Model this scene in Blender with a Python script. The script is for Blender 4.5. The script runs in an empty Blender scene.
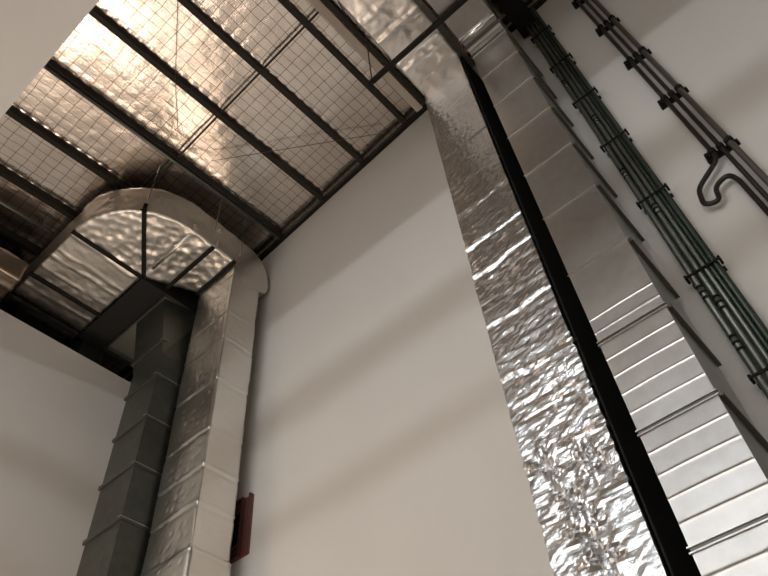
import bpy, bmesh, math, random
from mathutils import Vector, Matrix, noise

random.seed(7)
C = bpy.context.scene.collection
S = bpy.context.scene
Z0 = 1.5                      # eye height; all coordinates below are measured from the eye

# ------------------------------------------------------------------ camera
cam_d = bpy.data.cameras.new('camera')
cam = bpy.data.objects.new('camera', cam_d)
C.objects.link(cam)
RC = ((0.74443, 0.66417, -0.06913), (-0.54746, 0.54780, -0.63256), (-0.38227, 0.50868, 0.77142))
right, down, fwd = (Vector(r).normalized() for r in RC)
m = Matrix((right, -down, -fwd)).transposed().to_4x4()
m.translation = Vector((0, 0, Z0))
cam.matrix_world = m
cam_d.sensor_fit = 'HORIZONTAL'
cam_d.sensor_width = 36
cam_d.lens = 36 * 698.57 / 768
cam_d.clip_start = .02
cam_d.clip_end = 200
S.camera = cam

# ------------------------------------------------------------------ world, light, exposure
w = bpy.data.worlds.new('world')
S.world = w
w.use_nodes = True
w.node_tree.nodes['Background'].inputs[0].default_value = (.60, .58, .55, 1)
w.node_tree.nodes['Background'].inputs[1].default_value = .04
S.view_settings.view_transform = 'Standard'
S.view_settings.look = 'None'
S.view_settings.exposure = -.02
S.view_settings.gamma = 1
S.view_settings.use_curve_mapping = False


def area(name, loc, target, sx, sy, power, col):
    d = bpy.data.lights.new(name, 'AREA')
    d.shape = 'RECTANGLE'
    d.size, d.size_y = sx, sy
    d.energy = power
    d.color = col
    o = bpy.data.objects.new(name, d)
    C.objects.link(o)
    o.location = Vector(loc) + Vector((0, 0, Z0))
    v = Vector(target) - Vector(loc)
    o.rotation_euler = v.to_track_quat('-Z', 'Y').to_euler()
    return o


WARM = (1.0, .81, .65)
DAY = (.92, .95, 1.0)
area('floor_wash_light', (-8.1, 3.75, -1.2), (-8.0, 3.4, 10), 1.2, 2.0, 32, WARM)
area('floor_wash_light', (-6.4, 3.85, -1.2), (-6.3, 3.3, 10), 1.4, 1.9, 21, WARM)
area('floor_wash_light', (-4.3, 3.4, -1.2), (-4.3, 3.3, 10), 1.6, 1.5, 26, (1, .84, .72))
area('floodlight_batten', (-7.6, 1.2, -.9), (-9.2, 2.4, 4.0), 2.2, .8, 175, WARM)


# ------------------------------------------------------------------ materials
def mat(name, col, rough=.5, metal=0.0, bump=None, var=None, spec=None):
    """bump = (noise scale, strength, distance, detail, stretch xyz);  var = (scale, dark col, amount)"""
    mt = bpy.data.materials.new(name)
    mt.use_nodes = True
    nt = mt.node_tree
    b = nt.nodes['Principled BSDF']
    b.inputs['Base Color'].default_value = (*col, 1)
    b.inputs['Roughness'].default_value = rough
    b.inputs['Metallic'].default_value = metal
    if spec is not None:
        b.inputs['Specular IOR Level'].default_value = spec
    geo = nt.nodes.new('ShaderNodeNewGeometry')
    if var:
        n = nt.nodes.new('ShaderNodeTexNoise')
        n.inputs['Scale'].default_value = var[0]
        n.inputs['Detail'].default_value = 5
        nt.links.new(geo.outputs['Position'], n.inputs['Vector'])
        r = nt.nodes.new('ShaderNodeValToRGB')
        r.color_ramp.elements[0].position = .35
        r.color_ramp.elements[1].position = .7
        r.color_ramp.elements[0].color = (*var[1], 1)
        r.color_ramp.elements[1].color = (*col, 1)
        nt.links.new(n.outputs['Fac'], r.inputs['Fac'])
        nt.links.new(r.outputs['Color'], b.inputs['Base Color'])
    if bump:
        n = nt.nodes.new('ShaderNodeTexNoise')
        n.inputs['Scale'].default_value = bump[0]
        n.inputs['Detail'].default_value = bump[3]
        if len(bump) > 4:
            mp = nt.nodes.new('ShaderNodeMapping')
            mp.inputs['Scale'].default_value = bump[4]
            nt.links.new(geo.outputs['Position'], mp.inputs['Vector'])
            nt.links.new(mp.outputs['Vector'], n.inputs['Vector'])
        else:
            nt.links.new(geo.outputs['Position'], n.inputs['Vector'])
        bp = nt.nodes.new('ShaderNodeBump')
        bp.inputs['Strength'].default_value = bump[1]
        bp.inputs['Distance'].default_value = bump[2]
        nt.links.new(n.outputs['Fac'], bp.inputs['Height'])
        nt.links.new(bp.outputs['Normal'], b.inputs['Normal'])
    return mt


M = {}
M['plaster'] = mat('painted_plaster', (.60, .57, .53), .85, bump=(3, .15, .02, 4), var=(.6, (.57, .54, .50)))
M['concrete'] = mat('warm_bounce_concrete', (.36, .30, .23), .8, var=(1.5, (.30, .245, .19)))  # warm tint chosen so the unseen floor bounces warm light upward
M['foil'] = mat('crinkled_foil', (.64, .645, .66), .24, 1, bump=(26, .22, .012, 5, (1, 1, 1.7)))
M['foil_plain'] = mat('insulation_foil', (.78, .75, .71), .30, 1, bump=(16, .25, .012, 4))
M['foil_quilted'] = mat('quilted_insulation_foil', (.84, .80, .75), .38, 1, bump=(16, .25, .012, 4))
M['foil_brown'] = mat('dark_brown_foil', (.42, .35, .28), .4, 1, bump=(12, .3, .012, 4))  # darker brown foil for the duct at the left edge
M['foil_tape'] = mat('foil_tape', (.82, .81, .79), .2, 1, bump=(40, .4, .006, 4))
M['galv'] = mat('galvanised_sheet', (.57, .555, .54), .32, 1, bump=(2.2, .10, .03, 2), var=(9, (.51, .495, .48)))
M['galv_edge'] = mat('bright_metal_seam', (.86, .86, .85), .2, 1)
M['flange'] = mat('dark_flange_steel', (.13, .13, .12), .45, .9)
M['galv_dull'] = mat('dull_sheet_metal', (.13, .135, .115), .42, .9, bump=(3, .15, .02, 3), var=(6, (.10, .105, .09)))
M['galv_mid'] = mat('weathered_sheet_metal', (.27, .275, .24), .5, .8)
M['flange_side'] = mat('olive_flange_steel', (.13, .125, .10), .5, .7)
M['purlin'] = mat('dark_steel', (.026, .023, .017), .55, .2, spec=.3)
M['black'] = mat('black_steel', (.013, .012, .010), .6, 0, spec=.15)
M['trunk'] = mat('pale_painted_metal', (.50, .45, .39), .55)
M['conduit'] = mat('grey_conduit', (.20, .215, .195), .4, .7)
M['conduit_dark'] = mat('dark_green_grey_conduit', (.055, .075, .06), .42, .6)
M['tray'] = mat('tray_metal', (.11, .125, .11), .45, .7)
M['pipe_black'] = mat('black_pipe', (.022, .017, .014), .4, .3)
M['pipe_grey'] = mat('grey_brown_pipe', (.10, .085, .075), .4, .4)
M['red'] = mat('red_oxide_steel', (.17, .045, .035), .55)
M['red_dark'] = mat('dull_dark_red_steel', (.075, .03, .025), .6)
M['wire'] = mat('thin_wire', (.10, .085, .07), .5, .5)
M['canvas_shade'] = mat('black_canvas_and_shade', (.010, .010, .009), .85)  # black of the canvas, also painted on for unlit voids


def roof_foil():
    mt = bpy.data.materials.new('roof_foil_behind_mesh')
    mt.use_nodes = True
    nt = mt.node_tree
    L = nt.links.new
    b = nt.nodes['Principled BSDF']
    b.inputs['Metallic'].default_value = .97
    b.inputs['Roughness'].default_value = .17
    geo = nt.nodes.new('ShaderNodeNewGeometry')
    sep = nt.nodes.new('ShaderNodeSeparateXYZ')
    L(geo.outputs['Position'], sep.inputs[0])

    def math_(op, a, bb=None):
        n = nt.nodes.new('ShaderNodeMath')
        n.operation = op
        for i, v in enumerate((a, bb)):
            if v is None:
                continue
            if isinstance(v, (int, float)):
                n.inputs[i].default_value = v
            else:
                L(v, n.inputs[i])
        return n.outputs[0]

    nz = nt.nodes.new('ShaderNodeTexNoise')
    nz.inputs['Scale'].default_value = 3
    L(geo.outputs['Position'], nz.inputs['Vector'])
    wob = math_('MULTIPLY', math_('SUBTRACT', nz.outputs['Fac'], .5), .06)

    def lines(axis, step, half):
        p = math_('ADD', axis, wob)
        f = math_('FRACT', math_('DIVIDE', p, step))
        d = math_('ABSOLUTE', math_('SUBTRACT', f, .5))
        return math_('GREATER_THAN', d, .5 - half / step)

    g = math_('MAXIMUM', lines(sep.outputs[0], .145, .0038), lines(sep.outputs[1], .20, .0042))
    n2 = nt.nodes.new('ShaderNodeTexNoise')
    n2.inputs['Scale'].default_value = 2.5
    n2.inputs['Detail'].default_value = 6
    L(geo.outputs['Position'], n2.inputs['Vector'])
    r = nt.nodes.new('ShaderNodeValToRGB')
    r.color_ramp.elements[0].position = .3
    r.color_ramp.elements[1].position = .7
    r.color_ramp.elements[0].color = (.74, .67, .61, 1)
    r.color_ramp.elements[1].color = (.90, .83, .77, 1)
    L(n2.outputs['Fac'], r.inputs['Fac'])
    mx = nt.nodes.new('ShaderNodeMix')
    mx.data_type = 'RGBA'
    L(g, mx.inputs[0])
    L(r.outputs['Color'], mx.inputs[6])
    mx.inputs[7].default_value = (.16, .12, .09, 1)
    L(mx.outputs[2], b.inputs['Base Color'])
    n3 = nt.nodes.new('ShaderNodeTexNoise')
    n3.inputs['Scale'].default_value = 20
    n3.inputs['Detail'].default_value = 4
    L(geo.outputs['Position'], n3.inputs['Vector'])
    bp = nt.nodes.new('ShaderNodeBump')
    bp.inputs['Strength'].default_value = .22
    bp.inputs['Distance'].default_value = .01
    L(n3.outputs['Fac'], bp.inputs['Height'])
    L(bp.outputs['Normal'], b.inputs['Normal'])
    return mt


M['roof'] = roof_foil()


def window_glow(name, strength, col):
    mt = bpy.data.materials.new(name)
    mt.use_nodes = True
    b = mt.node_tree.nodes['Principled BSDF']
    b.inputs['Base Color'].default_value = (.8, .85, .9, 1)
    b.inputs['Emission Color'].default_value = (*col, 1)
    b.inputs['Emission Strength'].default_value = strength
    return mt


M['glow'] = window_glow('bright_daylit_glass', 31, (.86, .94, 1))
M['glow_soft'] = window_glow('frosted_daylit_glass', 2.9, (1, .965, .93))


# ------------------------------------------------------------------ helpers
def V(*a):
    return Vector(a)


def tag(o, label=None, cat=None, group=None, kind=None):
    if label: o['label'] = label
    if cat: o['category'] = cat
    if group: o['group'] = group
    if kind: o['kind'] = kind
    return o


def thing(name, label, cat, base, group=None):
    o = bpy.data.objects.new(name, None)
    C.objects.link(o)
    o.location = Vector(base) + V(0, 0, Z0)
    o.empty_display_size = .2
    return tag(o, label, cat, group)


class MB:
    """collects shapes (eye coordinates) and links them as one mesh object"""
    def __init__(self):
        self.bm = bmesh.new()

    def hexa(self, p):          # p: 4 bottom + 4 top, counter-clockwise
        v = [self.bm.verts.new(Vector(q)) for q in p]
        for f in ((3, 2, 1, 0), (4, 5, 6, 7), (0, 1, 5, 4), (1, 2, 6, 5), (2, 3, 7, 6), (3, 0, 4, 7)):
            self.bm.faces.new([v[i] for i in f])
        return self

    def box(self, a, b):
        x0, x1 = sorted((a[0], b[0])); y0, y1 = sorted((a[1], b[1])); z0, z1 = sorted((a[2], b[2]))
        return self.hexa([(x0, y0, z0), (x1, y0, z0), (x1, y1, z0), (x0, y1, z0),
                          (x0, y0, z1), (x1, y0, z1), (x1, y1, z1), (x0, y1, z1)])

    def bar(self, a, b, wd, ht, up=(0, 0, 1)):   # rectangular bar from a to b
        a, b, up = Vector(a), Vector(b), Vector(up)
        d = (b - a).normalized()
        s = d.cross(up).normalized() * wd / 2
        u = s.cross(d).normalized() * ht / 2
        return self.hexa([a - s - u, a + s - u, b + s - u, b - s - u, a - s + u, a + s + u, b + s + u, b - s + u])

    def tube(self, pts, r, n=12):
        pts = [Vector(p) for p in pts]
        rings = []
        prev = None
        for i, p in enumerate(pts):
            t = ((pts[min(i + 1, len(pts) - 1)] - pts[max(i - 1, 0)])).normalized()
            if prev is None:
                ref = V(0, 1, 0) if abs(t.y) < .9 else V(1, 0, 0)
                s = t.cross(ref).normalized()
            else:
                s = (prev - t * prev.dot(t)).normalized()
            prev = s
            u = t.cross(s)
            rings.append([self.bm.verts.new(p + (s * math.cos(k * 2 * math.pi / n) + u * math.sin(k * 2 * math.pi / n)) * r) for k in range(n)])
        for a, b in zip(rings, rings[1:]):
            for k in range(n):
                self.bm.faces.new((a[k], a[(k + 1) % n], b[(k + 1) % n], b[k]))
        self.bm.faces.new(rings[0][::-1])
        self.bm.faces.new(rings[-1])
        return self

    def ring(self, c, ri, ro, h, n=16):      # a hollow upright collar
        c = Vector(c)
        def loop(r, z): return [self.bm.verts.new(c + V(r * math.cos(2 * math.pi * k / n), r * math.sin(2 * math.pi * k / n), z)) for k in range(n)]
        L = [loop(ri, -h / 2), loop(ro, -h / 2), loop(ro, h / 2), loop(ri, h / 2)]
        for i in range(4):
            a, b = L[i], L[(i + 1) % 4]
            for k in range(n):
                self.bm.faces.new((a[k], a[(k + 1) % n], b[(k + 1) % n], b[k]))
        return self

    def patches(self, plist, disp=None):
        """plist: (func(u,v)->Vector, nu, nv); welded, then displaced along normals by disp(p, n)"""
        key = {}
        bm = self.bm

        def vert(p):
            k = (round(p.x, 4), round(p.y, 4), round(p.z, 4))
            if k not in key:
                key[k] = bm.verts.new(p)
            return key[k]
        for fn, nu, nv in plist:
            g = [[vert(fn(i / nu, j / nv)) for j in range(nv + 1)] for i in range(nu + 1)]
            for i in range(nu):
                for j in range(nv):
                    q = []
                    for v in (g[i][j], g[i + 1][j], g[i + 1][j + 1], g[i][j + 1]):
                        if v not in q: q.append(v)
                    if len(q) > 2:
                        try: bm.faces.new(q)
                        except ValueError: pass
        bmesh.ops.recalc_face_normals(bm, faces=bm.faces[:])
        bm.normal_update()
        if disp:
            mv = [(v, v.co + v.normal * disp(v.co, v.normal)) for v in bm.verts]
            for v, p in mv: v.co = p
        return self

    def build(self, name, material, parent=None, smooth=False):
        me = bpy.data.meshes.new(name)
        bmesh.ops.recalc_face_normals(self.bm, faces=self.bm.faces[:])
        off = V(0, 0, Z0)
        if parent:
            p = parent
            while p:
                off = off - p.location
                p = p.parent
        bmesh.ops.translate(self.bm, verts=self.bm.verts[:], vec=off)
        self.bm.to_mesh(me)
        self.bm.free()
        if smooth:
            for p in me.polygons: p.use_smooth = True
        me.materials.append(material)
        o = bpy.data.objects.new(name, me)
        C.objects.link(o)
        if parent: o.parent = parent
        return o


def wbox_patches(a, b, cell, caps=(1, 1), cz=None):
    """four side faces (+ bottom, top caps) of a box as gridded patches"""
    (x0, y0, z0), (x1, y1, z1) = a, b
    nx = max(1, round((x1 - x0) / cell)); ny = max(1, round((y1 - y0) / cell)); nz = max(1, round((z1 - z0) / (cz or cell)))
    P = []
    P.append((lambda u, v: V(x0 + u * (x1 - x0), y0, z0 + v * (z1 - z0)), nx, nz))
    P.append((lambda u, v: V(x0 + u * (x1 - x0), y1, z0 + v * (z1 - z0)), nx, nz))
    P.append((lambda u, v: V(x0, y0 + u * (y1 - y0), z0 + v * (z1 - z0)), ny, nz))
    P.append((lambda u, v: V(x1, y0 + u * (y1 - y0), z0 + v * (z1 - z0)), ny, nz))
    if caps[0]: P.append((lambda u, v: V(x0 + u * (x1 - x0), y0 + v * (y1 - y0), z0), nx, ny))
    if caps[1]: P.append((lambda u, v: V(x0 + u * (x1 - x0), y0 + v * (y1 - y0), z1), nx, ny))
    return P


def n3(p, s, off=0):
    return noise.noise(Vector((p.x * s + off, p.y * s + off * 1.7, p.z * s - off)))


# roof plane (underside of purlins): n . p = c
NX, NY, NZ, RCc = -.102, -.066, .9926, 11.195


def roof_z(x, y, off=0):
    return (RCc + off - NX * x - NY * y) / NZ


# ------------------------------------------------------------------ setting
WY = 5.0          # back wall
BX = .094         # bulkhead edge
SZ = 8.0          # bulkhead underside
LX, LTOP = -9.2, 9.0
X0, X1 = -13.0, 5.0
FLOOR = -Z0


def struct(name, mb, material, smooth=False):
    return tag(mb.build(name, material, None, smooth), kind='structure')


mb = MB()
mb.hexa([(X0, WY, FLOOR), (X1, WY, FLOOR), (X1, WY + .25, FLOOR), (X0, WY + .25, FLOOR),
         (X0, WY, roof_z(X0, WY, .1)), (X1, WY, roof_z(X1, WY, .1)), (X1, WY + .25, roof_z(X1, WY, .1)), (X0, WY + .25, roof_z(X0, WY, .1))])
struct('wall_back', mb, M['plaster'])
struct('wall_left', MB().box((LX - .2, -6, FLOOR), (LX, WY, LTOP)), M['plaster'])
struct('wall_far_left', MB().box((X0 - .2, -6, FLOOR), (X0, WY + .25, roof_z(X0, 2))), M['canvas_shade'])  # black colour stands for the unlit space behind the left wall
struct('wall_right', MB().box((X1, -6, FLOOR), (X1 + .2, WY + .25, roof_z(X1, WY))), M['plaster'])
struct('floor', MB().box((X0, -6.3, FLOOR - .2), (X1, WY + .25, FLOOR)), M['concrete'])
# bulkhead over the eye: a deep plastered soffit that the purlins run into
mb = MB()
mb.hexa([(X0, -6, SZ), (X1, -6, SZ), (X1, BX, SZ), (X0, BX, SZ),
         (X0, -6, 12.2), (X1, -6, 12.2), (X1, BX, 12.2), (X0, BX, 12.2)])
struct('trim_1', mb, M['plaster'])
# front wall with a tall window opening (behind the eye)
mb = MB()
mb.box((X0, -6.25, FLOOR), (X1, -6, 1.2))
mb.box((X0, -6.25, 5.4), (X1, -6, 7.03))
mb.box((X0, -6.25, 7.23), (X1, -6, SZ))
mb.box((X0, -6.25, 1.2), (-7.5, -6, 7.3))
mb.box((4.0, -6.25, 1.2), (X1, -6, 7.3))
struct('wall_front', mb, M['plaster'])
# daylit glazing in that wall: a clerestory strip above a broad frosted window, and two unseen bars added to band its light
struct('window_1', MB().box((-7.5, -6.2, 7.03), (4.0, -6.17, 7.23)), M['glow'])
struct('window_2', MB().box((-7.5, -6.2, 1.2), (4.0, -6.17, 5.4)), M['glow_soft'])
struct('light_blocker_1', MB().box((X0, -2.6, 6.84), (X1, -2.4, 7.04)), M['black'])
struct('light_blocker_2', MB().box((X0, -2.55, 6.31), (X1, -2.45, 6.43)), M['black'])

# foil roof lining
PX = [-2.81, -3.85, -4.88, -5.98, -7.02, -8.03, -9.06, -10.1, -11.1]


def roof_disp(p, n):
    near = min(abs(p.x - q) for q in PX)
    pil = .5 * (1 - math.cos(2 * math.pi * p.x / .145)) * .5 * (1 - math.cos(2 * math.pi * p.y / .2))
    amp = .015 * math.exp(-(near / .10) ** 2) + .0016
    return -(pil * amp) + .006 * n3(p, 1.2) + .003 * n3(p, 6)


mb = MB()
RX0, RX1, RY0, RY1 = X0, X1, BX, WY
mb.patches([(lambda u, v: V(RX0 + u * (RX1 - RX0), RY0 + v * (RY1 - RY0), roof_z(RX0 + u * (RX1 - RX0), RY0 + v * (RY1 - RY0), .17)), 440, 130)], None)
for v in mb.bm.verts:
    v.co.z += roof_disp(v.co, None)
struct('ceiling', mb, M['roof'], True)
# dark steel flashing along the head of the back wall
mb = MB()
mb.bar((X0, WY - .04, roof_z(X0, WY - .04, .0)), (X1, WY - .04, roof_z(X1, WY - .04, .0)), .08, .09)
struct('trim_2', mb, M['black'])

# ------------------------------------------------------------------ purlins
ordinal = ['nearest the pale trunking', 'second from the pale trunking', 'third from the pale trunking',
           'with the grey conduit running along its foot', 'running down to the curved foil elbow',
           'behind the curved elbow at the left edge', 'over the top of the left wall']
for i, x in enumerate(PX[:7]):
    y0, y1 = BX, WY - .085

    def prof(y):
        z = roof_z(x, y)
        return z
    mb = MB()
    for (xa, xb, za, zb) in ((x + .0, x + .012, 0, .16), (x - .075, x + .0, 0, .012), (x - .075, x - .065, .012, .035), (x - .075, x + .0, .148, .16)):
        mb.hexa([(xa, y0, prof(y0) + za), (xb, y0, prof(y0) + za), (xb, y1, prof(y1) + za), (xa, y1, prof(y1) + za),
                 (xa, y0, prof(y0) + zb), (xb, y0, prof(y0) + zb), (xb, y1, prof(y1) + zb), (xa, y1, prof(y1) + zb)])
    o = mb.build('roof_purlin', M['purlin'])
    tag(o, 'dark steel channel purlin under the foil roof, ' + ordinal[i], 'roof beam', 'roof purlins')

# steel rail beside the pale trunking
x = -2.36
mb = MB()
mb.bar((x, BX, roof_z(x, BX) + .03), (x, WY - .09, roof_z(x, WY - .09) + .03), .075, .10)
tag(mb.build('roof_rail', M['purlin']), 'narrow dark steel rail between the pale trunking and the foil wrapped duct', 'roof beam')

mb = MB()
mb.box((-.42, BX, 10.95), (-.10, WY - .02, 10.97)).box((-.27, BX, 10.97), (-.25, WY - .02, 11.3)).box((-.42, BX, 11.3), (-.10, WY - .02, 11.32))  # bar added to darken the roof corner above the cable tray
tag(mb.build('roof_dark_fill', M['black']), 'added black bar darkening the roof above the head of the cable tray', 'roof beam')

# bridging bars between purlins
names = ['between the pale trunking rail and the first purlin', 'between the first and second purlins from the pale trunking',
         'between the second and third purlins from the pale trunking', 'between the third purlin and the one with the conduit',
         'just above the curved foil elbow']
edges = [-2.40] + PX[:5]
for i in range(5):
    xa, xb = edges[i] - (.16 if i == 0 else .08), edges[i + 1] + .014
    y = 2.51
    mb = MB()
    mb.bar((xa, y, roof_z(xa, y) + .04), (xb, y, roof_z(xb, y) + .04), .03, .035)
    tag(mb.build('bridging_bar', M['purlin']), 'thin dark steel bridging bar ' + names[i], 'roof bar', 'bridging bars')

# pale trunking
mb = MB()
xa = -2.49
mb.bar((xa, BX, roof_z(xa, BX) + .0), (xa, WY - .09, roof_z(xa, WY - .09) + .0), .135, .06)
t = thing('cable_trunking', 'long pale flat cable trunking fixed under the foil roof beside the foil wrapped duct', 'cable trunking', (xa, 2.5, 11.2))
mb.build('trunking_body', M['trunk'], t)
for y in (1.6, 3.2, 4.5):
    MB().bar((xa, y - .02, roof_z(xa, y) - .034), (xa, y + .02, roof_z(xa, y) - .034), .145, .006).build('cover_joint', M['trunk'], t)

# conduits under the roof
mb = MB()
mb.tube([(-6.03, BX, roof_z(-6.03, BX) - .035), (-6.03, WY - .1, roof_z(-6.03, WY) - .035)], .028)
tag(mb.build('roof_conduit', M['conduit'], None, True), 'long grey conduit clipped under a purlin above the curved foil elbow', 'conduit')
mb = MB()
mb.tube([(-8.5, BX, roof_z(-8.5, BX) - .05), (-8.5, 1.92, roof_z(-8.5, 1.92) - .05)], .028)
tag(mb.build('roof_conduit', M['conduit'], None, True), 'short grey conduit at the left edge ending beside the curved elbow', 'conduit')


def rp(x, y, d=-.03):
    return (x, y, roof_z(x, y, d))


tag(MB().tube([rp(-5.62, 2.94), rp(-3.2, 4.78)], .006, 6).build('brace_wire', M['wire']), 'thin slanting wire crossing under the foil roof near the back wall', 'wire')
tag(MB().tube([rp(-3.9, .9), rp(-4.92, 1.65), rp(-5.55, 2.2)], .005, 6).build('brace_wire', M['wire']), 'thin wire hanging straight down the picture across the brightest roof foil', 'wire')
tag(MB().tube([rp(-2.18, 2.4), rp(-2.27, 2.75), rp(-2.33, 3.1), rp(-2.22, 3.5), rp(-2.28, 3.95)], .009, 8).build('loose_cable', M['black'], None, True),
    'loose black cable curling beside the horizontal foil duct under the roof', 'cable')

# ------------------------------------------------------------------ big foil wrapped duct
stars = [(-1.62, 2.64), (-1.60, 2.36), (-1.55, 2.14), (-1.72, 1.85), (-1.42, 1.8), (-1.75, 2.98), (-1.4, 2.85)]
DX0, DX1, DY0, DY1, DTOP = -1.905, -1.225, 4.0, 4.93, 9.935
seams1 = [2.62, 3.05, 3.42, 3.9, 4.55, 5.28, 5.72, 6.32, 6.85, 7.6]


def foil_disp(p, n):
    low = min(1, max(0, (6.4 - p.z) / 2.6))
    v = .010 * n3(p, 2.3)
    wz = p.z + .04 * n3(p, 4)
    low *= .45 + 1.1 * max(0, min(1, .45 + 1.3 * n3(p, 1.3, 6)))
    v += (.005 + .014 * low) * (.35 - abs(noise.noise(Vector((p.x * 2.2 + p.y * 2.2, 3, wz * 8)))))
    v += (.004 + .0075 * low) * (.3 - abs(noise.noise(Vector((p.x * 7 + p.y * 7, 8, wz * 17)))))
    v += (.0034 + .0003 * low) * noise.noise(Vector((p.x * 20, p.y * 20, p.z * 28)))
    v += (.0007 + .0009 * low) * noise.noise(Vector((p.x * 43, p.y * 43, p.z * 51)))
    q = 0
    for sx, sz in stars:
        r2 = (p.x - sx) ** 2 + (p.z - sz) ** 2
        if r2 < .16: q = max(q, math.exp(-r2 / .03))
    v *= 1 - .75 * q
    for s in seams1:
        d = p.z - s - .05 * n3(p, 3, s)
        if abs(d) < .08:
            v += (1 - q) * (.4 + .6 * low) * (.014 * math.exp(-(d / .02) ** 2) - .012 * math.exp(-((d + .045) / .02) ** 2))
    if n.y < -.7:
        for sx, sz in stars:
            dx, dz = p.x - sx, p.z - sz
            r = math.hypot(dx, dz)
            if r < .4:
                a = math.atan2(dz, dx)
                v += -.045 * math.exp(-(r / .05) ** 2) + .020 * math.sin(8 * a + 2 * math.sin(a * 3 + sx * 9)) * math.exp(-(r / .17) ** 2) * min(1, r / .05)
    return v


d1 = thing('foil_wrapped_duct', 'tall duct wrapped in crumpled silver foil rising up the middle of the back wall', 'air duct', (-1.56, 4.5, FLOOR))
MB().patches(wbox_patches((DX0, DY0, FLOOR), (DX1, DY1, 1.2), .09), foil_disp).build('lower_shaft', M['foil'], d1, True)
MB().patches(wbox_patches((DX0, DY0, 1.2), (DX1, DY1, DTOP), .021, caps=(1, 1)), foil_disp).build('shaft', M['foil'], d1, False)


def run_disp(p, n):
    v = .014 * n3(p, 2.2, 4) + .016 * (abs(noise.noise(Vector((p.x * 5, p.y * 9, 2)))) * -1 + .3) + .006 * n3(p, 15)
    for s in (3.72, 3.55, 3.1, 2.75):
        d = p.y - s - .06 * n3(p, 3, s)
        if abs(d) < .08: v += .016 * math.exp(-(d / .02) ** 2)
    return v


RUN_Z0, RUN_Z1 = 9.93, 10.75
MB().patches(wbox_patches((-1.985, BX + .01, RUN_Z0), (-1.22, 4.62, RUN_Z1), .035), run_disp).build('top_run', M['foil_plain'], d1, True)
MB().box((DX1 + .016, DY0 + .045, FLOOR), (DX1 + .03, DY1, 9.9)).build('gap_shade_panel', M['black'], d1)  # black sheet added to paint the shade in the gap between the ducts
MB().box((-1.97, BX + .005, RUN_Z0 - .02), (-1.235, BX + .045, RUN_Z1 + .02)).build('end_collar', M['flange'], d1)
# ------------------------------------------------------------------ galvanised sectional duct
GX0, GX1, GY0, GY1 = -1.04, -.485, 4.0, 4.92
d2 = thing('galvanised_duct', 'bare grey sheet metal duct in bolted sections standing between foil duct and cable tray', 'air duct', (-.76, 4.46, FLOOR))
gs = [FLOOR, -.5, .34, 1.17, 2.0, 2.84, 3.69, 4.52, 5.38, 6.18, 7.01, 7.84, 8.66, 9.40]
nbeads = {1.17: 4, 2.0: 4, 2.84: 4, 3.69: 2}


def section(za, zb, beads):
    mb = MB()
    zs = [za + .012]
    nb = beads
    pos = []
    if nb == 4: pos = [za + (zb - za) * k / 5 for k in (1, 2, 3, 4)]
    if nb == 2: pos = [za + (zb - za) * k for k in (.14, .31)]

    def fr(u, v):
        z = za + v * (zb - za)
        x = GX0 + u * (GX1 - GX0)
        # faint oil-canning of each pan between its stiffening ribs
        y = GY0 - .006 * math.sin(math.pi * u) * math.sin(math.pi * v) * (1 if nb else .8)
        for b in pos:
            y -= .004 * math.exp(-((z - b) / .006) ** 2)
        return V(x, y, z)
    nz = 110 if nb else 14
    P = [(fr, 10, nz)]
    P.append((lambda u, v: V(GX0, GY0 + u * (GY1 - GY0), za + v * (zb - za)), 1, nz))
    P.append((lambda u, v: V(GX1, GY0 + u * (GY1 - GY0), za + v * (zb - za)), 1, nz))
    P.append((lambda u, v: V(GX0 + u * (GX1 - GX0), GY1, za + v * (zb - za)), 10, nz))
    mb.patches(P)
    return mb


for i in range(len(gs) - 1):
    za, zb = gs[i], gs[i + 1]
    nb = nbeads.get(za, 4 if za < 1.17 else 0)
    o = section(za, zb, nb).build('duct_section', M['galv'], d2, True)
    o.data.set_sharp_from_angle(angle=math.radians(35))
for i, z in enumerate(gs[1:]):
    heavy = z < 3.8
    if heavy:      # a pair of folded flanges with a dark joint between
        for dz in (-.017, .017):
            MB().box((GX0 - .012, GY0 - .013, z + dz - .005), (GX1 + .012, GY0 + .01, z + dz + .005)).build('joint_slip', M['galv'], d2)
        MB().box((GX0, GY0 - .004, z - .012), (GX1, GY0 + .012, z + .012)).build('joint_gap', M['flange'], d2)
    else:          # a folded drive slip
        MB().box((GX0 - .01, GY0 - .014, z - .008), (GX1 + .01, GY0 + .01, z + .008)).build('joint_slip', M['galv_edge'], d2)
    MB().box((GX1 - .002, GY0 + .02, z - .02), (GX1 + .032, GY1 - .03, z + .02)).build('flange', M['flange_side'], d2)
# throat of the elbow and the horizontal run
mb = MB()
prof = [(GY0, 9.40), (GY0 - .012, 9.47), (GY0 - .05, 9.535), (GY0 - .11, 9.565), (BX + .01, 9.60), (BX + .01, 10.25), (GY0 + .5, 10.25), (GY1, 9.9), (GY1, 9.40)]
va = [mb.bm.verts.new(V(GX0, y, z)) for y, z in prof]
vb = [mb.bm.verts.new(V(GX1, y, z)) for y, z in prof]
mb.bm.faces.new(va); mb.bm.faces.new(vb[::-1])
for k in range(len(prof)):
    mb.bm.faces.new((va[k], va[(k + 1) % len(prof)], vb[(k + 1) % len(prof)], vb[k]))
mb.build('top_run', M['galv'], d2)
mb = MB()
mb.tube([(GX0 - .01, 3.77, 9.573), (GX1 + .01, 3.77, 9.573)], .04, 16)
mb.build('rounded_seam', M['galv_edge'], d2, True)
for y, zb in ((2.55, 9.57), (1.4, 9.57), (3.88, 9.53)):
    MB().box((GX0 - .03, y - .02, zb), (GX1 + .03, y + .02, 10.28)).build('flange', M['flange'], d2)

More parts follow.
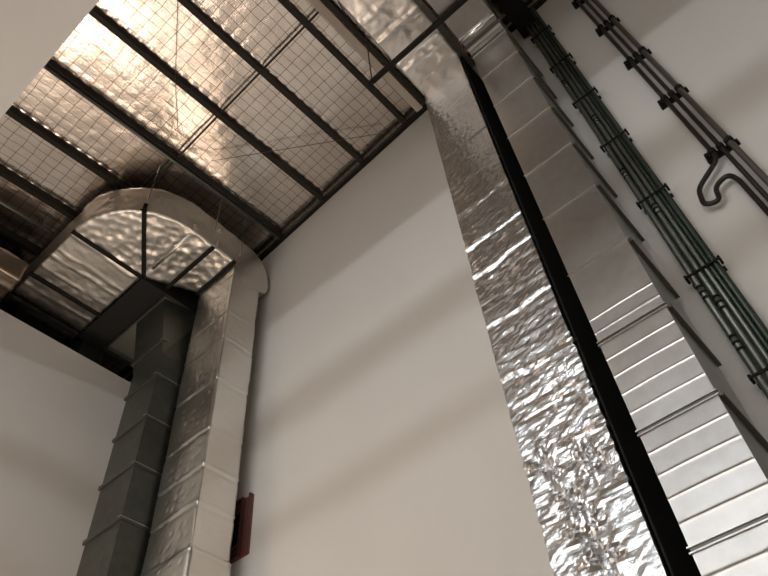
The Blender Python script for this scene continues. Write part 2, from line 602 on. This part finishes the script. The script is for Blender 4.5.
# trapeze bar carrying both horizontal runs
tb = thing('trapeze_bar', 'black channel bar slung below the two horizontal ducts near the roof', 'support bar', (-1.2, 3.33, 9.45))
mb = MB()
mb.box((-2.36, 3.29, 9.47), (-.3, 3.36, 9.48)).box((-2.36, 3.29, 9.48), (-.3, 3.30, 9.53)).box((-2.36, 3.35, 9.48), (-.3, 3.36, 9.53))
mb.build('channel', M['black'], tb)
for x in (-2.31, -.36):
    MB().tube([(x, 3.325, 9.43), (x, 3.325, roof_z(x, 3.325, .1))], .011, 8).build('hanger_rod', M['wire'], tb, True)
    MB().tube([(x, 3.325, 9.44), (x, 3.325, 9.47)], .025, 6).build('nut', M['black'], tb)

# ------------------------------------------------------------------ foil duct with the curved elbow, left
AX0, AX1, AY0, AY1 = -7.20, -6.27, 4.18, 4.75
UZ0, UZ1 = 9.74, 10.42
CX, CY, RR = -7.60, 3.28, 1.35
da = thing('curved_foil_duct', 'foil insulated duct by the left corner, curving through a wide elbow under the roof', 'air duct', (-6.74, 4.44, FLOOR))


def cornerz(px, py):
    d = fwd + right * ((px - 384) / 698.57) + down * ((py - 288) / 698.57)
    return d.z * AY0 / d.y


seamsA = [cornerz(*q) for q in ((229, 308), (222.5, 336), (216.7, 376), (207.5, 427), (199, 466), (193, 503), (188, 547))]
pins = [(AX0 + .12 + .17 * (k % 5) + random.uniform(-.05, .05), 3.6 + .17 * (k // 5) + random.uniform(-.05, .05)) for k in range(170)]


def a_disp(p, n):
    v = .012 * n3(p, 2.0, 9) + .004 * n3(p, 7, 2) + .0012 * n3(p, 22)
    for s in seamsA:
        d = p.z - s - .03 * n3(p, 3, s)
        if abs(d) < .1: v += .011 * math.exp(-(d / .014) ** 2) - .008 * math.exp(-((d + .05) / .025) ** 2)
    if n.y < -.6:
        for sx, sz in pins:
            dz = p.z - sz
            if abs(dz) < .07:
                r2 = (p.x - sx) ** 2 + dz * dz
                v -= .014 * math.exp(-r2 / .0004)
    if p.z < seamsA[-1] - .02: v += .03
    return v


MB().patches(wbox_patches((AX0, AY0, FLOOR), (AX1, AY1, 3.4), .12), lambda p, n: .03 + .01 * n3(p, 3)).build('lower_shaft', M['foil_plain'], da, True)
MB().patches(wbox_patches((AX0, AY0, 3.4), (AX1, AY1, UZ0 - .3), .025), a_disp).build('shaft', M['foil_plain'], da, True)


def dimple(p, n):
    v = .012 * n3(p, 2.4, 3) + .003 * n3(p, 14)
    k = 1 / .145
    d = noise.voronoi(Vector((p.x * k, p.y * k, p.z * k * .8)))[0]
    v += .034 * min(d[0], .75) if abs(n.z) > .5 else .024 * min(d[0], .75)
    return v


# heel: from the shaft round to the horizontal leg
hp = [(AY1 + .0, UZ0 - .30), (AY1 + .12, UZ0 - .25), (AY1 + .17, UZ0 - .15)]
for k in range(10):
    a = k / 9 * math.pi / 2
    hp.append((AY1 - .33 + .52 * math.cos(a), UZ0 + .0 + (UZ1 - UZ0) * math.sin(a)))


hp.append((AY0, UZ1))


def heel_outer(u, v):
    i = min(12, int(u * 13 + 1e-6)); f = u * 13 - i
    y = hp[i][0] * (1 - f) + hp[i + 1][0] * f
    z = hp[i][1] * (1 - f) + hp[i + 1][1] * f
    return V(AX0 + v * (AX1 - AX0), y, z)


def heel_side(x):
    def fn(u, v):
        i = min(12, int(u * 13 + 1e-6)); f = u * 13 - i
        y = hp[i][0] * (1 - f) + hp[i + 1][0] * f
        z = hp[i][1] * (1 - f) + hp[i + 1][1] * f
        return V(x, AY0 + (y - AY0) * v, UZ0 - .32 + (z - UZ0 + .32) * v)
    return fn


MB().patches([(heel_outer, 26, 24), (heel_side(AX0), 26, 16), (heel_side(AX1), 26, 16),
              (lambda u, v: V(AX0 + v * (AX1 - AX0), AY0 + .01 + u * (AY1 - AY0), UZ0 - .31), 16, 24),
              (lambda u, v: V(AX0 + v * (AX1 - AX0), AY0, UZ0 - .32 + u * (UZ1 - UZ0 + .32)), 16, 24)],
             lambda p, n: .008 * n3(p, 3) + .003 * n3(p, 12)).build('heel_bend', M['foil_plain'], da, True).data.set_sharp_from_angle(angle=math.radians(40))


def leg1(u, v, z):
    y = AY0 + (CY - AY0) * u
    s = u
    xl = AX0 + (CX - AX0) * s
    xr = AX1 + (CX + RR - AX1) * s
    return V(xl + (xr - xl) * v, y, z)


MB().patches([(lambda u, v: leg1(u, v, UZ0), 30, 34), (lambda u, v: leg1(u, v, UZ1), 10, 10),
              (lambda u, v: leg1(u, 1, UZ0 + v * (UZ1 - UZ0)), 30, 16), (lambda u, v: leg1(u, 0, UZ0 + v * (UZ1 - UZ0)), 30, 16)],
             dimple).build('short_leg', M['foil_quilted'], da, True)


def pol(r, a, z):
    return V(CX + r * math.cos(a), CY + r * math.sin(a), z)


H = math.pi / 2
MB().patches([(lambda u, v: pol(.02 + (RR - .02) * u, -H * v, UZ0), 44, 60), (lambda u, v: pol(.02 + (RR - .02) * u, -H * v, UZ1), 10, 60),
              (lambda u, v: pol(RR, -H * v, UZ0 + u * (UZ1 - UZ0)), 16, 60)], dimple).build('elbow', M['foil_quilted'], da, True)
L2Y0, L2Y1, L2X = CY - RR, CY - .04, -9.72


def leg2_disp(p, n):
    v = .016 * n3(p, 2.4, 3) + .007 * n3(p, 9) + .003 * n3(p, 20)
    if n.z < -.5:
        for s in (-7.72, -8.12, -8.30, -8.60, -9.12, -9.55):
            d = p.x - s - .05 * n3(p, 2.2, s)
            if abs(d) < .09: v += .020 * (.6 + n3(p, 4, s)) * math.exp(-(d / .022) ** 2)
        k = 1 / .16
        v += .014 * min(noise.voronoi(Vector((p.x * k, p.y * k * .8, 3)))[0][0], .7)
    return v


MB().patches(wbox_patches((L2X, L2Y0, UZ0), (CX, L2Y1, UZ1), .035), leg2_disp).build('long_leg', M['foil_quilted'], da, True)
MB().box((-10.3, L2Y0 + .06, UZ0 + .05), (L2X - .01, L2Y1 - .06, UZ1 - .04)).build('canvas_connector', M['canvas_shade'], da)


def rib(a, b, tip=.0, name='angle_frame'):
    mb = MB()
    zt = UZ0 - .015
    a, b = V(*a, zt), V(*b, zt)
    mb.bar(a, b, .07, .07)
    d = (b - a).normalized()
    s = d.cross(V(0, 0, 1)) * .045
    mb.bar(a + s + V(0, 0, .02), b + s + V(0, 0, .02), .05, .01)
    # upright leg against the duct's outer side
    if tip: mb.bar(b + d * .015, b + d * .015 + V(0, 0, tip), .06, .03, up=d)
    return mb.build(name, M['black'], da)


rib((AX0 - .06, AY0 - .03), (AX1 + .02, AY0 - .03))
rib((-7.50, 3.70), (-6.26, 3.70))
rib((CX, CY), (CX + RR * .83, CY - RR * .6), .16)
rib((CX - .02, CY + .02), (CX - .02, CY - RR - .02))
rib((-8.86, L2Y1 + .02), (-8.86, L2Y0 - .02))
rib((-9.42, L2Y1 + .02), (-9.42, L2Y0 - .02))
# taped ridge where the elbow starts
mb = MB()
mb.tube([(CX + .25, CY, UZ0 - .004), (CX + RR - .06, CY, UZ0 - .004)], .03, 10)
mb.build('taped_ridge', M['foil_quilted'], da, True)
for y in (3.28, 3.75):
    xx = CX + RR + (AX1 - CX - RR) * max(0, (y - CY) / (AY0 - CY))
    mb = MB()
    mb.patches([(lambda u, v, y=y, xx=xx: V(xx + .012 - .008 * (2 * u - 1) ** 2, y - .05 + .1 * u, UZ0 + v * (UZ1 - UZ0)), 5, 16)], lambda p, n: .008 * n3(p, 15))
    mb.build('side_tape', M['foil_tape'], da, True)

# hanger rods above the elbow
for (x, y, lab) in ((-6.34, 2.42, 'over the crown of the curved elbow'), (-6.18, 3.62, 'between the other two elbow rods'), (-6.16, 4.18, 'nearest the back wall corner')):
    tag(MB().tube([(x, y, UZ0 + .1), (x, y, roof_z(x, y, .2))], .008, 8).build('hanger_rod', M['conduit'], None, True),
        'thin steel hanger rod beside the curved foil duct, ' + lab, 'rod', 'elbow hanger rods')

# ------------------------------------------------------------------ dark uninsulated duct beside it
BX0, BX1, BY0, BY1 = -8.05, -7.29, 3.80, 4.6
db = thing('dark_metal_duct', 'dark unlagged sheet metal duct standing left of the curved foil duct', 'air duct', (-7.7, 4.2, FLOOR))
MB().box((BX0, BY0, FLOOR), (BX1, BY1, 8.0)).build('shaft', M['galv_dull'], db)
ztop = 9.64
mb = MB()
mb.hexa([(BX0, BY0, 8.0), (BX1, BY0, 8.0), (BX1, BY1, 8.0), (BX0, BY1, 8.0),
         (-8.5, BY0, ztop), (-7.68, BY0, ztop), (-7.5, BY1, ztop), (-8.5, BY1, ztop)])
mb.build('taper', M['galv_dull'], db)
MB().box((-9.42, BY0 - .02, ztop), (-7.64, BY1, 9.74)).build('plenum_floor', M['galv_mid'], db)
MB().box((-9.6, 3.29, 9.745), (-7.66, BY1, 10.42)).build('shade_fill_box', M['canvas_shade'], db)  # box added inside the elbow, its black stands for the shade there
mb = MB()
mb.bar((-9.44, BY0 - .035, ztop), (-7.6, BY0 - .035, ztop), .03, .04)
mb.build('plenum_rim', M['galv_dull'], db)
MB().bar((-9.42, BY0 - .02, ztop - .02), (-9.42, BY1, ztop - .02), .05, .05).build('plenum_rim', M['galv_dull'], db)
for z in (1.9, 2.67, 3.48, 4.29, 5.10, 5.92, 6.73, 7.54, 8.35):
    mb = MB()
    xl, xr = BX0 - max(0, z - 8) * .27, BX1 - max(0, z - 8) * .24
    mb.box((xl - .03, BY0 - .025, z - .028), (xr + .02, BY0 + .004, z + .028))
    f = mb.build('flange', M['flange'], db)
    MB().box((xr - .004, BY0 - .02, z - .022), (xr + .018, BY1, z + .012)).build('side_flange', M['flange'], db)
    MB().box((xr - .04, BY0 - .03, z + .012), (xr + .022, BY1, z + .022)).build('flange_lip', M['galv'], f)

# grey stub duct and a further foil duct behind the left wall
gd = MB().box((-10.0, 3.42, 8.2), (-9.62, 3.86, 10.3)).build('grey_riser_duct', M['galv_dull'])
tag(gd, 'short plain grey riser duct rising behind the top of the left wall', 'air duct')


def bg_disp(p, n):
    v = .03 * n3(p, 2) + .008 * n3(p, 9)
    d = p.x + 9.0
    v += .03 * math.exp(-(d / .03) ** 2)
    return v


fb = MB()
fb.patches(wbox_patches((-11.0, .9, 9.3), (-8.72, 1.80, 9.72), .05), bg_disp)
tag(fb.build('background_foil_duct', M['foil_brown'], None, True), 'end of a foil wrapped duct cut off by the left edge of the picture', 'air duct')

# ------------------------------------------------------------------ red frame low on the wall by the curved duct
rf = thing('red_wall_frame', 'dark red steel frame on the back wall half hidden behind the curved foil duct', 'wall frame', (-6.6, 4.97, 4.6))
fx0, fx1, fz0, fz1 = -7.0, -6.23, 4.62, 5.46
fw = .17
for a, b, lips in (((fx1 - fw, fz0), (fx1, fz1), 'x'), ((fx0, fz0), (fx0 + fw, fz1), 'x'),
                   ((fx0 + fw, fz0), (fx1 - fw, fz0 + fw), 'z'), ((fx0 + fw, fz1 - fw), (fx1 - fw, fz1), 'z')):
    f = MB().box((a[0], 4.975, a[1]), (b[0], 5.0, b[1])).build('frame_bar', M['red'], rf)
    if lips == 'x':
        for x in (a[0], b[0] - .03):
            MB().box((x, 4.93, a[1]), (x + .03, 4.974, b[1])).build('frame_lip', M['red_dark'], f)
    else:
        for z in (a[1], b[1] - .03):
            MB().box((a[0], 4.93, z), (b[0], 4.974, z + .03)).build('frame_lip', M['red_dark'], f)
MB().box((fx0 + fw, 4.985, fz0 + fw), (fx1 - fw, 5.0, fz1 - fw)).build('opening_panel', M['black'], rf)

# ------------------------------------------------------------------ cable tray with its conduits
BZ = [10.43, 9.29, 8.15, 7.0, 5.81, 4.605, 3.41, 2.2]
ct = thing('cable_tray', 'narrow dark cable tray running up the wall right of the galvanised duct', 'cable tray', (-.17, 4.95, FLOOR))
TT = 11.45
MB().box((-.30, 4.955, 1.0), (-.035, 4.965, TT)).build('tray_bed', M['tray'], ct)
for x in (-.303, -.035):
    MB().box((x - .005, 4.90, 1.0), (x + .005, 4.965, TT)).build('side_rail', M['conduit_dark'], ct)
where = ['highest, nearly lost in the dark under the roof', 'second from the top', 'third from the top', 'level with the third pipe clamp',
         'level with the bend in the black pipe', 'second from the lowest', 'lowest, at the right edge of the picture', 'out of sight']
for i, z in enumerate(BZ[:7]):
    t = thing('tray_bracket', 'black strut bracket across the cable tray, ' + where[i], 'bracket', (-.17, 4.98, z), 'cable tray brackets')
    MB().box((-.325, 4.827, z - .011), (-.01, 4.838, z + .011)).build('strap', M['black'], t)
    for x in (-.325, -.01):
        MB().box((x - .012, 4.82, z - .022), (x + .012, 4.90, z + .022)).build('strap_end', M['black'], t)
    MB().box((-.32, 4.968, z - .02), (-.01, 5.0, z + .02)).build('wall_strut', M['black'], t)
cons = [(-.274, .024, 'conduit', 'leftmost conduit on the cable tray, grey with black ribbed couplings', 4.865),
        (-.208, .024, 'conduit', 'second grey conduit from the left on the cable tray', 4.87),
        (-.150, .020, 'conduit', 'slim grey conduit in the middle of the cable tray', 4.87),
        (-.105, .017, 'conduit_dark', 'thin dark green conduit right of the middle of the cable tray', 4.87),
        (-.063, .020, 'conduit_dark', 'rightmost dark green conduit on the cable tray', 4.87)]
for x, r, mt, lab, y in cons:
    t = thing('conduit_run', lab, 'conduit', (x, y, 1.0), 'conduits on the cable tray')
    MB().tube([(x, y, 1.0), (x, y, TT)], r, 14).build('pipe', M[mt], t, True)
    if x < -.2:
        for zc in ((8.75, 6.38, 4.38, 3.76) if x < -.25 else (7.6, 5.62, 4.2)):
            c = MB()
            c.tube([(x, y, zc - .09), (x, y, zc + .09)], r + .004, 14)
            c = c.build('coupling', M['conduit'], t, True)
            for dz in (-.07, 0, .07):
                MB().tube([(x, y, zc + dz - .012), (x, y, zc + dz + .012)], r + .008, 14).build('ring', M['black'], c)

# ------------------------------------------------------------------ three pipes at the right
PY = 4.9


def smooth_path(ctrl, rad=.06, n=6):
    """polyline with rounded corners"""
    ctrl = [Vector(c) for c in ctrl]
    out = [ctrl[0]]
    for a, b, c in zip(ctrl, ctrl[1:], ctrl[2:]):
        r = min(rad, (b - a).length * .48, (c - b).length * .48)
        p, q = b + (a - b).normalized() * r, b + (c - b).normalized() * r
        for k in range(n + 1):
            u = k / n
            out.append(p * (1 - u) ** 2 + b * 2 * u * (1 - u) + q * u * u)
    out.append(ctrl[-1])
    return out


loop = [(.508, PY, 11.55), (.508, PY, 5.79), (.20, PY, 5.57), (.155, PY, 5.33), (.29, PY, 5.27), (.325, PY, 5.47), (.48, PY, 5.52), (.52, PY, 5.38), (.52, PY, 1.0)]
tag(MB().tube(smooth_path(loop, .085), .025, 14).build('black_pipe', M['pipe_black'], None, True),
    'leftmost black wall pipe with a hooked expansion loop below its clamp', 'pipe')
tag(MB().tube([(.595, PY, 11.55), (.595, PY, 1.0)], .023, 14).build('black_pipe', M['pipe_black'], None, True),
    'straight thin black pipe in the middle of the three at right', 'pipe')
tag(MB().tube([(.685, PY, 11.55), (.685, PY, 1.0)], .030, 14).build('grey_pipe', M['pipe_grey'], None, True),
    'thicker grey brown pipe rightmost of the three on the wall', 'pipe')
pw = ['cut by the top edge of the picture', 'second from the top of the picture', 'halfway along the pipes', 'one above the hooked loop', 'right above the hooked loop']
for i, z in enumerate((10.64, 9.465, 8.29, 7.148, 5.915)):
    t = thing('pipe_clamp', 'black clamp bar holding the three wall pipes, ' + pw[i], 'pipe clamp', (.6, 4.98, z), 'pipe clamps')
    MB().box((.425, 4.945, z - .025), (.755, 5.0, z + .025)).build('strut', M['black'], t)
    for x, r in ((.508, .025), (.595, .023), (.685, .030)):
        MB().ring((x, PY, z), r + .002, r + .014, .06).build('collar', M['black'], t, True)
    MB().tube([(.448, 4.88, z), (.448, 4.944, z)], .022, 10).build('bolt_head', M['black'], t, True)
